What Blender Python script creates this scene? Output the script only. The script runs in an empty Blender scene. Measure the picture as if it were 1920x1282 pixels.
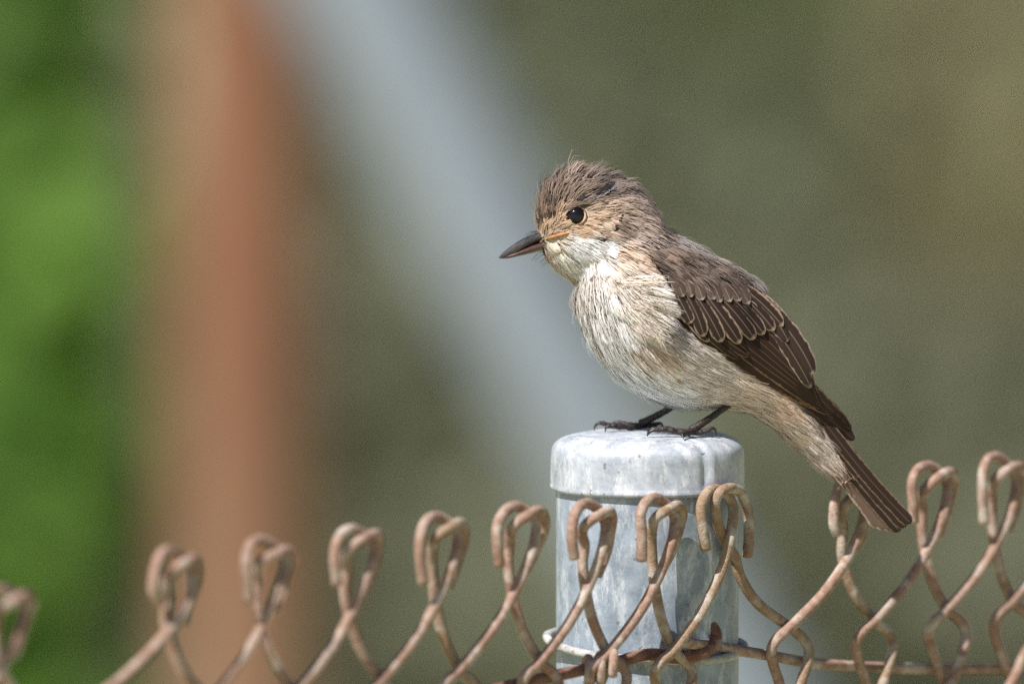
import bpy, bmesh, math, random
import numpy as np
from mathutils import Vector, Matrix
from mathutils.bvhtree import BVHTree
from mathutils.kdtree import KDTree

random.seed(7)
rng = np.random.default_rng(11)
R = math.radians
scene = bpy.context.scene
COL = scene.collection

# ------------------------------------------------------------------ camera
PITCH = R(5.0)
DIST = 4.0
FOC = 0.5
SENS = 0.036
AIM = np.array([0.0, 0.0, 1.2])
FWD = np.array([0.0, math.cos(PITCH), -math.sin(PITCH)])
UP = np.array([0.0, math.sin(PITCH), math.cos(PITCH)])
RIGHT = np.array([1.0, 0.0, 0.0])
CAM = AIM - DIST * FWD
cam_data = bpy.data.cameras.new('camera')
cam = bpy.data.objects.new('camera', cam_data)
COL.objects.link(cam)
cam.location = CAM
cam.rotation_euler = (math.pi / 2 - PITCH, 0, 0)
cam_data.lens = FOC * 1000
cam_data.sensor_width = SENS * 1000
cam_data.clip_start = 0.1
cam_data.clip_end = 3000
cam_data.dof.use_dof = True
cam_data.dof.focus_distance = DIST - 0.016
cam_data.dof.aperture_fstop = 5.6
scene.camera = cam

# ------------------------------------------------------------------ light
SUN_EL, SUN_AZ = R(52), R(42)          # azimuth: left of the direction from the post to the camera
sun_vec = Vector((-math.sin(SUN_AZ) * math.cos(SUN_EL), -math.cos(SUN_AZ) * math.cos(SUN_EL), math.sin(SUN_EL)))
world = bpy.data.worlds.new('World')
scene.world = world
world.use_nodes = True
wn = world.node_tree
sky = wn.nodes.new('ShaderNodeTexSky')
sky.sky_type = 'NISHITA'
sky.sun_disc = False
sky.sun_elevation = SUN_EL
sky.sun_rotation = math.atan2(sun_vec.x, sun_vec.y)
wn.links.new(sky.outputs[0], wn.nodes['Background'].inputs[0])
wn.nodes['Background'].inputs[1].default_value = 0.055
sun_data = bpy.data.lights.new('sun', 'SUN')
sun_data.energy = 5.0
sun_data.angle = R(0.53)
sun_data.color = (1.0, 0.945, 0.925)
sun = bpy.data.objects.new('sun', sun_data)
COL.objects.link(sun)
sun.rotation_euler = (-sun_vec).to_track_quat('-Z', 'Y').to_euler()
sun.location = (0, 0, 20)
scene.view_settings.view_transform = 'Standard'
scene.view_settings.look = 'None'
scene.view_settings.exposure = 0.42
scene.view_settings.gamma = 1.0
scene.view_settings.use_curve_mapping = False
scene.cycles.use_denoising = False

# ------------------------------------------------------------------ measuring
PX = 0.15e-3                                    # metres per photograph pixel at the focus distance
K = SENS / FOC / 1920.0

def W(px, py, Y):
    """world point on the plane y = Y that is seen at pixel (px, py); works on arrays"""
    px = np.asarray(px, float); py = np.asarray(py, float); Y = np.asarray(Y, float)
    a = (px - 960) * K
    b = -(py - 641) * K
    dy = FWD[1] + UP[1] * b
    t = (Y - CAM[1]) / dy
    return np.stack([CAM[0] + a * t, CAM[1] + dy * t, CAM[2] + (FWD[2] + UP[2] * b) * t], -1)

def PXY(p):
    d = np.asarray(p) - CAM
    z = d @ FWD
    return 960 + (d @ RIGHT) / z / K, 641 - (d @ UP) / z / K

def V(px, py, Y):
    return Vector(W(px, py, Y))

def lin(r, g, b):
    return tuple(((c / 255) / 12.92 if c <= 10 else ((c / 255 + .055) / 1.055) ** 2.4) for c in (r, g, b))

# ------------------------------------------------------------------ object helpers
def put(o, parent=None, label=None, category=None, group=None, kind=None):
    COL.objects.link(o)
    if parent is not None:
        o.parent = parent
        o.matrix_parent_inverse = Matrix.Translation(parent_loc(parent)).inverted()
    if label: o['label'] = label
    if category: o['category'] = category
    if group: o['group'] = group
    if kind: o['kind'] = kind
    return o

def parent_loc(p):
    l = Vector(p.location)
    q = p.parent
    return l if q is None else l       # every parent of a parent keeps location relative to identity

def empty(name, loc, **kw):
    o = bpy.data.objects.new(name, None)
    o.empty_display_size = 0.01
    o.location = loc
    return put(o, **kw)

def mesh_np(name, verts, faces, mat, parent=None, smooth=True, **kw):
    m = bpy.data.meshes.new(name)
    m.from_pydata([tuple(v) for v in verts], [], faces)
    m.update()
    if smooth:
        m.polygons.foreach_set('use_smooth', [True] * len(m.polygons))
    if mat: m.materials.append(mat)
    return put(bpy.data.objects.new(name, m), parent, **kw)

def spline(pts, n=8):
    """Catmull-Rom through 3D points (list of (x,y,z) or with extra columns)"""
    P = np.asarray(pts, float)
    P = np.vstack([2 * P[0] - P[1], P, 2 * P[-1] - P[-2]])
    out = []
    for i in range(1, len(P) - 2):
        p0, p1, p2, p3 = P[i - 1:i + 3]
        for k in range(n):
            t = k / n
            out.append(.5 * ((2 * p1) + (p2 - p0) * t + (2 * p0 - 5 * p1 + 4 * p2 - p3) * t * t + (3 * p1 - p0 - 3 * p2 + p3) * t ** 3))
    out.append(P[-2])
    return np.array(out)

def tube_geo(path, radii, sides=10, flat=1.0, cap=True):
    path = np.asarray(path, float)
    n = len(path)
    radii = np.full(n, radii) if np.isscalar(radii) else np.asarray(radii, float)
    tan = np.gradient(path, axis=0)
    tan /= np.linalg.norm(tan, axis=1)[:, None] + 1e-12
    ref = np.array([0, 1, 0.1]) if abs(tan[0][1]) < .8 else np.array([1, 0, 0.1])
    u = np.cross(tan[0], ref); u /= np.linalg.norm(u)
    verts, faces = [], []
    ang = np.linspace(0, 2 * math.pi, sides, endpoint=False)
    for i in range(n):
        u = u - tan[i] * (u @ tan[i]); u /= np.linalg.norm(u)
        v = np.cross(tan[i], u)
        for a in ang:
            verts.append(path[i] + radii[i] * (u * math.cos(a) + v * math.sin(a) * flat))
    for i in range(n - 1):
        for j in range(sides):
            a, b = i * sides + j, i * sides + (j + 1) % sides
            faces.append((a, b, b + sides, a + sides))
    if cap:
        verts.append(path[0] - tan[0] * radii[0] * .25); verts.append(path[-1] + tan[-1] * radii[-1] * .25)
        c0, c1 = len(verts) - 2, len(verts) - 1
        for j in range(sides):
            faces.append((c0, (j + 1) % sides, j))
            o = (n - 1) * sides
            faces.append((c1, o + j, o + (j + 1) % sides))
    return verts, faces

def tube(name, path, radii, mat, parent=None, sides=10, **kw):
    v, f = tube_geo(path, radii, sides)
    return mesh_np(name, v, f, mat, parent, **kw)

# ------------------------------------------------------------------ materials
def mat_new(name):
    m = bpy.data.materials.new(name)
    m.use_nodes = True
    nt = m.node_tree
    return m, nt, nt.nodes['Principled BSDF']

def N(nt, t, **kw):
    n = nt.nodes.new(t)
    for k, v in kw.items():
        setattr(n, k, v)
    return n

def ramp(nt, src, stops):
    r = N(nt, 'ShaderNodeValToRGB')
    els = r.color_ramp.elements
    while len(els) < len(stops): els.new(.5)
    for e, (p, c) in zip(els, stops):
        e.position = p
        e.color = (c, c, c, 1) if np.isscalar(c) else (*c, 1)
    nt.links.new(src, r.inputs[0])
    return r.outputs[0]

def noise(nt, scale, detail=4, rough=.55, vec=None, dist=0):
    n = N(nt, 'ShaderNodeTexNoise')
    n.inputs['Scale'].default_value = scale
    n.inputs['Detail'].default_value = detail
    n.inputs['Roughness'].default_value = rough
    n.inputs['Distortion'].default_value = dist
    if vec is not None: nt.links.new(vec, n.inputs['Vector'])
    return n.outputs[0]

def coords(nt, scale=(1, 1, 1), kind='Object'):
    tc = N(nt, 'ShaderNodeTexCoord')
    mp = N(nt, 'ShaderNodeMapping')
    mp.inputs['Scale'].default_value = scale
    nt.links.new(tc.outputs[kind], mp.inputs[0])
    return mp.outputs[0]

def mix(nt, fac, a, b, mode='MIX'):
    m = N(nt, 'ShaderNodeMix', data_type='RGBA', blend_type=mode)
    for sock, val in ((m.inputs[0], fac), (m.inputs[6], a), (m.inputs[7], b)):
        if hasattr(val, 'links') or isinstance(val, bpy.types.NodeSocket):
            nt.links.new(val, sock)
        elif np.isscalar(val):
            sock.default_value = val
        else:
            sock.default_value = (*val, 1)
    return m.outputs[2]

def bump(nt, bsdf, h, strength=.3, dist=.0005):
    b = N(nt, 'ShaderNodeBump')
    b.inputs['Strength'].default_value = strength
    b.inputs['Distance'].default_value = dist
    nt.links.new(h, b.inputs['Height'])
    nt.links.new(b.outputs[0], bsdf.inputs['Normal'])

def zinc(name, base, pale, dark, metallic=.35, rough=.5):
    m, nt, b = mat_new(name)
    c = coords(nt)
    cs = coords(nt, (1, 1, .35))
    v = N(nt, 'ShaderNodeTexVoronoi'); v.inputs['Scale'].default_value = 140
    v.inputs['Randomness'].default_value = 1
    nt.links.new(c, v.inputs['Vector'])
    sp = N(nt, 'ShaderNodeSeparateColor'); nt.links.new(v.outputs['Color'], sp.inputs[0])
    spang = ramp(nt, sp.outputs[0], [(0, .92), (1, 1.06)])
    n1 = noise(nt, 120, 10, .74, c, .4)
    n2 = noise(nt, 230, 10, .78, cs, .25)
    n3 = noise(nt, 900, 4, .6, c)
    col = mix(nt, ramp(nt, n1, [(.34, 0), (.62, 1)]), dark, base)
    col = mix(nt, ramp(nt, n2, [(.5, 0), (.64, .85)]), col, pale)
    col = mix(nt, 1, col, spang, 'MULTIPLY')
    stain = noise(nt, 60, 6, .7, coords(nt, (2.2, 2.2, .25)), .3)
    col = mix(nt, ramp(nt, stain, [(.6, 0), (.7, .55)]), col, dark)
    speck = noise(nt, 520, 3, .5, c)
    col = mix(nt, ramp(nt, speck, [(.665, 0), (.71, .75)]), col, (.16, .14, .12))
    nt.links.new(col, b.inputs['Base Color'])
    b.inputs['Metallic'].default_value = metallic
    nt.links.new(ramp(nt, n1, [(.3, rough - .1), (.7, rough + .12)]), b.inputs['Roughness'])
    h = mix(nt, .5, n2, n3)
    bump(nt, b, h, .35, .0004)
    return m

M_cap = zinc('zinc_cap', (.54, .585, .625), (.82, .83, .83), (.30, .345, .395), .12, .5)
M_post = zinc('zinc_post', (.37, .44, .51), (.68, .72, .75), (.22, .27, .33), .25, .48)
M_strut = zinc('zinc_strut', (.30, .355, .40), (.36, .41, .45), (.25, .295, .33), .15, .6)

def rust_wire(name, a, b_, pale, pale_amt=.55):
    m, nt, b = mat_new(name)
    c = coords(nt)
    oi = N(nt, 'ShaderNodeObjectInfo')
    add = N(nt, 'ShaderNodeVectorMath', operation='ADD')
    nt.links.new(c, add.inputs[0])
    nt.links.new(oi.outputs['Random'], add.inputs[1])
    n1 = noise(nt, 130, 6, .65, add.outputs[0], .5)
    n2 = noise(nt, 420, 6, .7, add.outputs[0], .3)
    n3 = noise(nt, 1500, 3, .6, c)
    col = mix(nt, ramp(nt, n2, [(.35, 0), (.65, 1)]), a, b_)
    col = mix(nt, ramp(nt, n1, [(.48, 0), (.66, pale_amt)]), col, pale)
    col = mix(nt, ramp(nt, n3, [(.58, 0), (.72, .6)]), col, (.13, .055, .03))
    col = mix(nt, ramp(nt, n2, [(.62, 0), (.72, .6)]), col, pale)
    nt.links.new(col, b.inputs['Base Color'])
    b.inputs['Roughness'].default_value = .78
    b.inputs['Specular IOR Level'].default_value = .3
    bump(nt, b, mix(nt, .5, n2, n3), .7, .0006)
    return m

M_wire = rust_wire('rusted_wire', lin(138, 106, 90), lin(168, 142, 124), lin(194, 184, 170), .85)
M_wire_g = rust_wire('weathered_wire', lin(140, 114, 90), lin(158, 136, 112), lin(190, 184, 172), .9)
M_wire_z = rust_wire('grey_wire', lin(150, 148, 140), lin(176, 176, 170), lin(205, 208, 208), .9)
M_wire_r = rust_wire('red_rust_wire', lin(106, 70, 55), lin(130, 94, 78), lin(168, 142, 124), .6)

def plumage(name):
    m, nt, b = mat_new(name)
    a = N(nt, 'ShaderNodeAttribute', attribute_name='Col')
    nt.links.new(a.outputs['Color'], b.inputs['Base Color'])
    b.inputs['Roughness'].default_value = .62
    b.inputs['Specular IOR Level'].default_value = .22
    b.inputs['Sheen Weight'].default_value = .08
    return m

M_plume = plumage('plumage')

def feather_mat(name, dark, mid, edge, e0, e1, tip=.0):
    m, nt, b = mat_new(name)
    uv = N(nt, 'ShaderNodeUVMap')
    sx = N(nt, 'ShaderNodeSeparateXYZ'); nt.links.new(uv.outputs[0], sx.inputs[0])
    u, s = sx.outputs[0], sx.outputs[1]           # u -1..1 across (stored 0..1), s along
    def math_(op, a, b_=None):
        n = N(nt, 'ShaderNodeMath', operation=op)
        for i, x in enumerate((a, b_)):
            if x is None: continue
            if isinstance(x, (int, float)): n.inputs[i].default_value = x
            else: nt.links.new(x, n.inputs[i])
        return n.outputs[0]
    cu = math_('MULTIPLY', math_('SUBTRACT', u, .5), 2.0)
    au = math_('ABSOLUTE', cu)
    # barb lines slanting away from the shaft
    ph = math_('SUBTRACT', math_('MULTIPLY', s, 260.0), math_('MULTIPLY', au, 26.0))
    oi = N(nt, 'ShaderNodeObjectInfo')
    n1 = noise(nt, 900, 4, .6, coords(nt), 0)
    ph = math_('ADD', ph, math_('MULTIPLY', n1, 7.0))
    barb = math_('ADD', math_('MULTIPLY', math_('SINE', ph), .5), .5)
    col = mix(nt, math_('MULTIPLY', barb, .55), dark, mid)
    en = math_('ADD', au, math_('MULTIPLY', math_('SUBTRACT', n1, .5), .5))
    em = ramp(nt, en, [(e0, 0), (e1, 1)])
    col = mix(nt, em, col, edge)
    if tip:
        tm = ramp(nt, math_('ADD', s, math_('MULTIPLY', math_('SUBTRACT', n1, .5), .08)), [(1 - tip, 0), (1 - tip * .25, .9)])
        col = mix(nt, tm, col, edge)
    shaft = ramp(nt, au, [(.035, .8), (.075, 0)])
    col = mix(nt, shaft, col, tuple(.5 * (x + y) for x, y in zip(dark, edge)))
    va = N(nt, 'ShaderNodeMapRange'); nt.links.new(oi.outputs['Random'], va.inputs[0])
    va.inputs[3].default_value = .82; va.inputs[4].default_value = 1.18
    col = mix(nt, 1, col, va.outputs[0], 'MULTIPLY')
    nt.links.new(col, b.inputs['Base Color'])
    b.inputs['Roughness'].default_value = .55
    b.inputs['Specular IOR Level'].default_value = .18
    bump(nt, b, barb, .25, .0002)
    return m

D = lin(40, 30, 24); MD = lin(60, 47, 38); E = lin(158, 137, 117)
M_cov = feather_mat('covert_vane', D, MD, E, .70, .97, .07)
M_med = feather_mat('median_covert_vane', lin(72, 60, 51), lin(94, 80, 69), lin(168, 152, 138), .92, 1.0, .10)
M_ter = feather_mat('tertial_vane', lin(48, 37, 30), lin(70, 56, 46), lin(160, 142, 124), .80, .97, .04)
M_sec = feather_mat('secondary_vane', lin(42, 30, 23), lin(60, 44, 34), lin(130, 102, 78), .72, .95, 0)
M_pri = feather_mat('primary_vane', lin(40, 30, 24), lin(58, 45, 36), lin(108, 86, 68), .78, .97, 0)
M_tail = feather_mat('tail_vane', lin(42, 32, 26), lin(62, 48, 39), lin(128, 106, 88), .78, .96, 0)
M_tailu = feather_mat('tail_underside_vane', lin(88, 73, 62), lin(110, 93, 80), lin(168, 148, 128), .74, .96, 0)

def simple(name, col, rough=.5, spec=.5, nscale=None, col2=None, bs=.3, coat=0):
    m, nt, b = mat_new(name)
    if nscale:
        n = noise(nt, nscale, 5, .6, coords(nt))
        nt.links.new(mix(nt, ramp(nt, n, [(.35, 0), (.65, 1)]), col, col2), b.inputs['Base Color'])
        bump(nt, b, n, bs, .0004)
    else:
        b.inputs['Base Color'].default_value = (*col, 1)
    b.inputs['Roughness'].default_value = rough
    b.inputs['Specular IOR Level'].default_value = spec
    b.inputs['Coat Weight'].default_value = coat
    return m

M_eye = simple('eye_gloss', (.006, .005, .006), .07, .5)
M_lid = simple('eyelid_skin', lin(128, 106, 86), .7, .2, 3000, lin(98, 78, 64))
M_bill = simple('bill_horn', lin(46, 44, 48), .26, 1.0, 700, lin(80, 74, 74), .1)
M_bill_l = simple('lower_bill_horn', lin(92, 62, 56), .32, .55, 500, lin(58, 46, 48), .1)
M_gape = simple('gape_skin', lin(190, 138, 82), .5, .35, 800, lin(160, 108, 70), .1)
M_leg = simple('leg_scale', lin(30, 24, 23), .42, .45, 1400, lin(62, 50, 48), .9)
M_claw = simple('claw_horn', lin(32, 27, 27), .35, .5, 900, lin(48, 40, 38), .1)

# ------------------------------------------------------------------ setting: the ground
def ground():
    m, nt, b = mat_new('dry_scrub_ground')
    c = coords(nt)
    n1 = noise(nt, .55, 3, .5, c)
    n2 = noise(nt, 5, 6, .6, c)
    col = mix(nt, ramp(nt, n1, [(.38, 0), (.62, 1)]), lin(154, 158, 120), lin(166, 158, 128))
    col = mix(nt, ramp(nt, n2, [(.4, 0), (.7, .6)]), col, lin(142, 142, 112))
    nt.links.new(col, b.inputs['Base Color'])
    b.inputs['Roughness'].default_value = .95
    b.inputs['Specular IOR Level'].default_value = .1
    S = 800
    n = 60
    xs = np.sign(np.linspace(-1, 1, n)) * np.abs(np.linspace(-1, 1, n)) ** 3 * S
    v = [(x, y, .04 * math.sin(x * 1.3) * math.cos(y * .9) if abs(x) < 60 and 3 < abs(y) < 60 else 0) for y in xs for x in xs]
    f = [(j * n + i, j * n + i + 1, (j + 1) * n + i + 1, (j + 1) * n + i) for j in range(n - 1) for i in range(n - 1)]
    mesh_np('ground', v, f, m, kind='structure')
ground()

# ------------------------------------------------------------------ background: post, strut, shrubs, trees
def bg_post():
    m, nt, b = mat_new('terracotta_paint')
    n1 = noise(nt, 9, 5, .6, coords(nt, (1, 1, .4)))
    g = N(nt, 'ShaderNodeTexCoord'); sz = N(nt, 'ShaderNodeSeparateXYZ')
    nt.links.new(g.outputs['Object'], sz.inputs[0])
    low_tan = ramp(nt, sz.outputs[2], [(.70, 1.0), (.98, 0.0)])          # paler tan towards the bottom
    pc = mix(nt, ramp(nt, n1, [(.35, 0), (.65, 1)]), lin(122, 80, 55), lin(136, 95, 69))
    nt.links.new(mix(nt, low_tan, pc, lin(138, 110, 84)), b.inputs['Base Color'])
    b.inputs['Roughness'].default_value = .8
    Y = 2.8
    p = W(462, 641, Y)
    r = .0335
    x0 = p[0]
    prof = [(r, -.05), (r, .9), (r * .99, 1.72), (r * 1.12, 1.725), (r * 1.12, 1.76), (r * .9, 1.78), (0, 1.79)]
    root = empty('terracotta_post', (x0, Y, 0), label='blurred terracotta-coloured upright post beside the green leafy shrub', category='post')
    def lathe(prof, seg=40):
        v, f = [], []
        for rr, z in prof:
            for k in range(seg):
                a = 2 * math.pi * k / seg
                v.append((x0 + rr * math.cos(a), Y + rr * math.sin(a), z))
        for i in range(len(prof) - 1):
            for k in range(seg):
                a, b_ = i * seg + k, i * seg + (k + 1) % seg
                f.append((a, b_, b_ + seg, a + seg))
        return v, f
    v, f = lathe(prof[:3]); mesh_np('shaft', v, f, m, root)
    v, f = lathe(prof[3:]); mesh_np('top_cap', v, f, m, root)
    # strut leaning on it
    a = W(392, -560, Y - .07); b2 = W(1296, 1180, Y - .07)
    d = (b2 - a) / np.linalg.norm(b2 - a)
    L = (a[2] + .02) / -d[2]
    root2 = empty('leaning_strut', tuple(a + d * L), label='blurred blue-grey metal strut slanting down from the terracotta post', category='strut')
    path = [a + d * t for t in np.linspace(0, L, 20)]
    tube('pipe', path, .0318, M_strut, root2, 32)
    tube('end_band', [a + d * .02, a + d * .07], .036, M_strut, root2, 32)
bg_post()

def leaf_mat(name, c1, c2, trans=.35):
    m, nt, b = mat_new(name)
    a = N(nt, 'ShaderNodeAttribute', attribute_name='Col')
    sp = N(nt, 'ShaderNodeSeparateColor'); nt.links.new(a.outputs['Color'], sp.inputs[0])
    col = mix(nt, sp.outputs[0], c1, c2)
    nt.links.new(col, b.inputs['Base Color'])
    b.inputs['Roughness'].default_value = .5
    b.inputs['Specular IOR Level'].default_value = .3
    t = N(nt, 'ShaderNodeBsdfTranslucent')
    nt.links.new(col, t.inputs[0])
    ms = N(nt, 'ShaderNodeMixShader'); ms.inputs[0].default_value = trans
    nt.links.new(b.outputs[0], ms.inputs[1]); nt.links.new(t.outputs[0], ms.inputs[2])
    nt.links.new(ms.outputs[0], nt.nodes['Material Output'].inputs[0])
    return m

M_leaf = leaf_mat('broad_leaf', lin(90, 132, 46), lin(138, 176, 86), .45)
M_scrub = leaf_mat('scrub_leaf', lin(122, 136, 92), lin(156, 162, 120), .3)
M_scrub_b = leaf_mat('brown_scrub_leaf', lin(130, 128, 92), lin(156, 150, 112), .28)
M_scrub_d = leaf_mat('dull_scrub_leaf', lin(104, 110, 86), lin(132, 134, 108), .25)
M_bark = simple('bark', lin(92, 84, 77), .9, .2, 30, lin(76, 69, 63), .6)

def leaves(name, pts, size, mat, parent, up=.5, kind='stuff'):
    n = len(pts)
    pts = np.asarray(pts)
    d = rng.normal(size=(n, 3)); d[:, 2] -= .3
    d /= np.linalg.norm(d, axis=1)[:, None]
    nr = rng.normal(size=(n, 3)) * .8 + np.array([sun_vec.x, sun_vec.y, sun_vec.z]) * up * 2
    nr -= d * (nr * d).sum(1)[:, None]
    nr /= np.linalg.norm(nr, axis=1)[:, None]
    s = np.cross(d, nr)
    L = size * rng.uniform(.6, 1.25, n)[:, None]
    w = L * .33
    v = np.stack([pts - d * L * .5, pts - d * L * .12 + s * w - nr * L * .05, pts + d * L * .22 + s * w * .8 - nr * L * .06, pts + d * L * .5 - nr * L * .16,
                  pts + d * L * .22 - s * w * .8 - nr * L * .06, pts - d * L * .12 - s * w - nr * L * .05], 1).reshape(-1, 3)
    f = []
    for i in range(n):
        o = i * 6
        f += [(o, o + 1, o + 5), (o + 1, o + 2, o + 4, o + 5), (o + 2, o + 3, o + 4)]
    ob = mesh_np(name, v, f, mat, parent, kind=kind)
    at = ob.data.color_attributes.new('Col', 'FLOAT_COLOR', 'POINT')
    c = np.repeat(rng.uniform(0, 1, n), 6)
    at.data.foreach_set('color', np.stack([c, c, c, np.ones_like(c)], 1).ravel().astype(np.float32))
    return ob

def green_shrub():
    Y0 = 3.6
    base = W(-700, 641, Y0); base[2] = 0
    root = empty('leafy_shrub', tuple(base), label='bright green broad-leaved shrub, far out of focus, left of the terracotta post', category='shrub')
    pts = []
    voids = [(10, 10, 190, 75), (40, 730, 150, 130), (190, 1230, 160, 110), (-60, 880, 90, 60)]
    while len(pts) < 7500:
        x = rng.uniform(-1500, 215 + 30 * math.sin(len(pts)))
        y = rng.uniform(-1500, 3600)
        Y = Y0 + rng.uniform(-.28, .5)
        q = 1.0
        for vx, vy, rx, ry in voids:
            e = ((x - vx) / rx) ** 2 + ((y - vy) / ry) ** 2
            q *= 1 - .985 * math.exp(-e * e)
        if Y > Y0 + .12: q = .9
        if rng.random() < q:
            p = W(x, y, Y)
            if .25 < p[2] < 1.95: pts.append(p)
    leaves('foliage', pts, .062, M_leaf, root, .8)
    for k in range(9):
        a = np.array([base[0] + rng.uniform(-.1, .1), base[1] + rng.uniform(-.05, .1), -.02])
        b = W(rng.uniform(-1300, 180), rng.uniform(-900, 500), Y0 + rng.uniform(.0, .3))
        mid = (a + b) / 2 + np.array([rng.uniform(-.08, .08), rng.uniform(-.08, .08), .12])
        pth = spline([a, mid, b], 8)
        tube('stem', pth, np.linspace(.011, .003, len(pth)), M_bark, root, 8)
green_shrub()

def scrub(px, py, Y, rx, rz, n, size, mat, label):
    c = W(px, py, Y)
    root = empty('scrub_bush', (c[0], Y, 0), label=label, category='bush', group='bushes in the blurred background')
    u = rng.normal(size=(n, 3)); u /= np.linalg.norm(u, axis=1)[:, None]
    rad = rng.uniform(.25, 1, n) ** .5
    lump = 1 + .22 * np.sin(u[:, 0] * 5 + px) * np.cos(u[:, 2] * 6 + py)
    p = u * (rad * lump)[:, None] * np.array([rx, rx * .8, rz]) + np.array([c[0], Y, c[2]])
    p = p[p[:, 2] > .03]
    leaves('foliage', p, size, mat, root, .5)
    for k in range(5):
        e = p[rng.integers(len(p))]
        pth = spline([(c[0], Y, -.02), (c[0] * .6 + e[0] * .4, Y, e[2] * .5), e], 6)
        tube('stem', pth, np.linspace(.02, .005, len(pth)), M_bark, root, 6)

scrub(1020, 60, 9.5, .34, .45, 1500, .09, M_scrub, 'blurred light olive bush behind the head of the bird')
scrub(1660, 1230, 7.5, .30, 0.30, 1500, .07, M_scrub_d, 'low blurred grey-green bush behind the fence wires')
scrub(1790, 420, 12.0, .42, .5, 1500, .09, M_scrub_b, 'blurred yellowish brown bush right of the dark trunk')
scrub(780, 980, 8.5, .38, .50, 1900, .08, M_scrub_d, 'blurred dull grey-green bush under the slanting strut')

def trunk_tree(px, Y, r, label):
    c = W(px, 100, Y)
    x = c[0]
    root = empty('tree', (x, Y, 0), label=label, category='tree')
    pth = spline([(x, Y, -.05), (x + .01, Y, 1.0), (x - .02, Y, 2.2), (x + .06, Y, 3.4)], 10)
    rr = np.linspace(r * 1.1, r * .6, len(pth))
    t = tube('trunk', pth, rr, M_bark, root, 14)
    pts = []
    for k in range(7):
        a = 2 * math.pi * k / 7
        e = np.array([x + .06 + 1.1 * math.cos(a), Y + 1.1 * math.sin(a), 3.9 + .7 * rng.random()])
        bp = spline([(x + .03, Y, 2.9), (x + .5 * math.cos(a), Y + .5 * math.sin(a), 3.5), e], 6)
        tube('limb', bp, np.linspace(r * .45, r * .1, len(bp)), M_bark, root, 8)
        for j in range(5):
            cc = e + rng.normal(size=3) * np.array([.4, .4, .3])
            pts.append(cc + rng.normal(size=(120, 3)) * .22)
    leaves('crown', np.vstack(pts), .1, M_scrub, root, .4)
trunk_tree(1480, 11.0, .095, 'blurred brown tree trunk rising behind the bird')

# ------------------------------------------------------------------ the galvanised post with its cap
PCX = float(W(1214, 900, 0)[0])
RP, RC = 171 * PX, 181 * PX
ZC = float(W(1280, 815, -.009)[2])              # top of the cap
ZL = float(W(1214, 934, -RC)[2])                # lower rim of the cap

def ring_mesh(prof, seg, fn=None):
    v, f = [], []
    for r, z in prof:
        for k in range(seg):
            a = 2 * math.pi * k / seg
            rr, zz = (r, z) if fn is None else fn(r, z, a)
            v.append((PCX + rr * math.cos(a), rr * math.sin(a), zz))
    for i in range(len(prof) - 1):
        for k in range(seg):
            a, b = i * seg + k, i * seg + (k + 1) % seg
            f.append((a, b, b + seg, a + seg))
    return v, f

def fence_post():
    root = empty('fence_post', (PCX, 0, 0), label='round galvanised metal fence post with a domed cap, the bird perched on it', category='post')
    def pf(r, z, a):
        return r * (1 + .0025 * math.sin(3 * a + z * 9) + .002 * math.sin(z * 70 + a)), z
    zs = np.concatenate([np.linspace(-.1, ZC - .12, 12), np.linspace(ZC - .11, ZC - .004, 40)])
    v, f = ring_mesh([(RP, z) for z in zs], 128, pf)
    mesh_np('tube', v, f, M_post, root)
    prof = [(RP + .0002, ZL + .004), (RP + .0003, ZL + .0004), (RC - .0006, ZL - .0001), (RC + .0001, ZL + .0003), (RC + .0003, ZL + .001)]
    top = ZC
    hs = (top - ZL)
    for t in np.linspace(.1, .62, 12):
        prof.append((RC + .0001 - .0004 * t, ZL + hs * t))
    cr = RC * .30; zc = ZL + hs * .66
    rh = hs * .30
    for t in np.linspace(.05, .97, 14):
        a = t * math.pi / 2
        prof.append((RC - .0003 - cr + cr * math.cos(a), zc + rh * math.sin(a)))
    for t in np.linspace(.68, .0, 12):
        prof.append((max(RC * t, 1e-5), top - .0010 * (t / .68) ** 2 * 1.0))
    crease = -math.pi / 2 + math.asin(108 / 181)
    def cf(r, z, a):
        d = (a - crease + math.pi) % (2 * math.pi) - math.pi
        k = min(1, max(0, (z - ZL - .0005) / .003)) * min(1, max(0, (r - RC * .45) / (RC * .35)))
        dr = -.0008 * math.exp(-(d / .05) ** 2) * k + .0004 * math.exp(-((d - .10) / .05) ** 2) * k
        w = .0002 * math.sin(2 * a + 1) + .00012 * math.sin(5 * a) * math.sin(z * 240)
        return r + dr + w * k, z + .00018 * math.sin(4 * a + r * 300) * (r / RC) * (1 if z > ZL + .002 else .6)
    v, f = ring_mesh(prof, 200, cf)
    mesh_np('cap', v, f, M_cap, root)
fence_post()

# ------------------------------------------------------------------ chain-link fence
MM = .001
def FY(px):
    return -.035 + (px - 1240) * PX * .88

RW = 1.52 * MM
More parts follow.
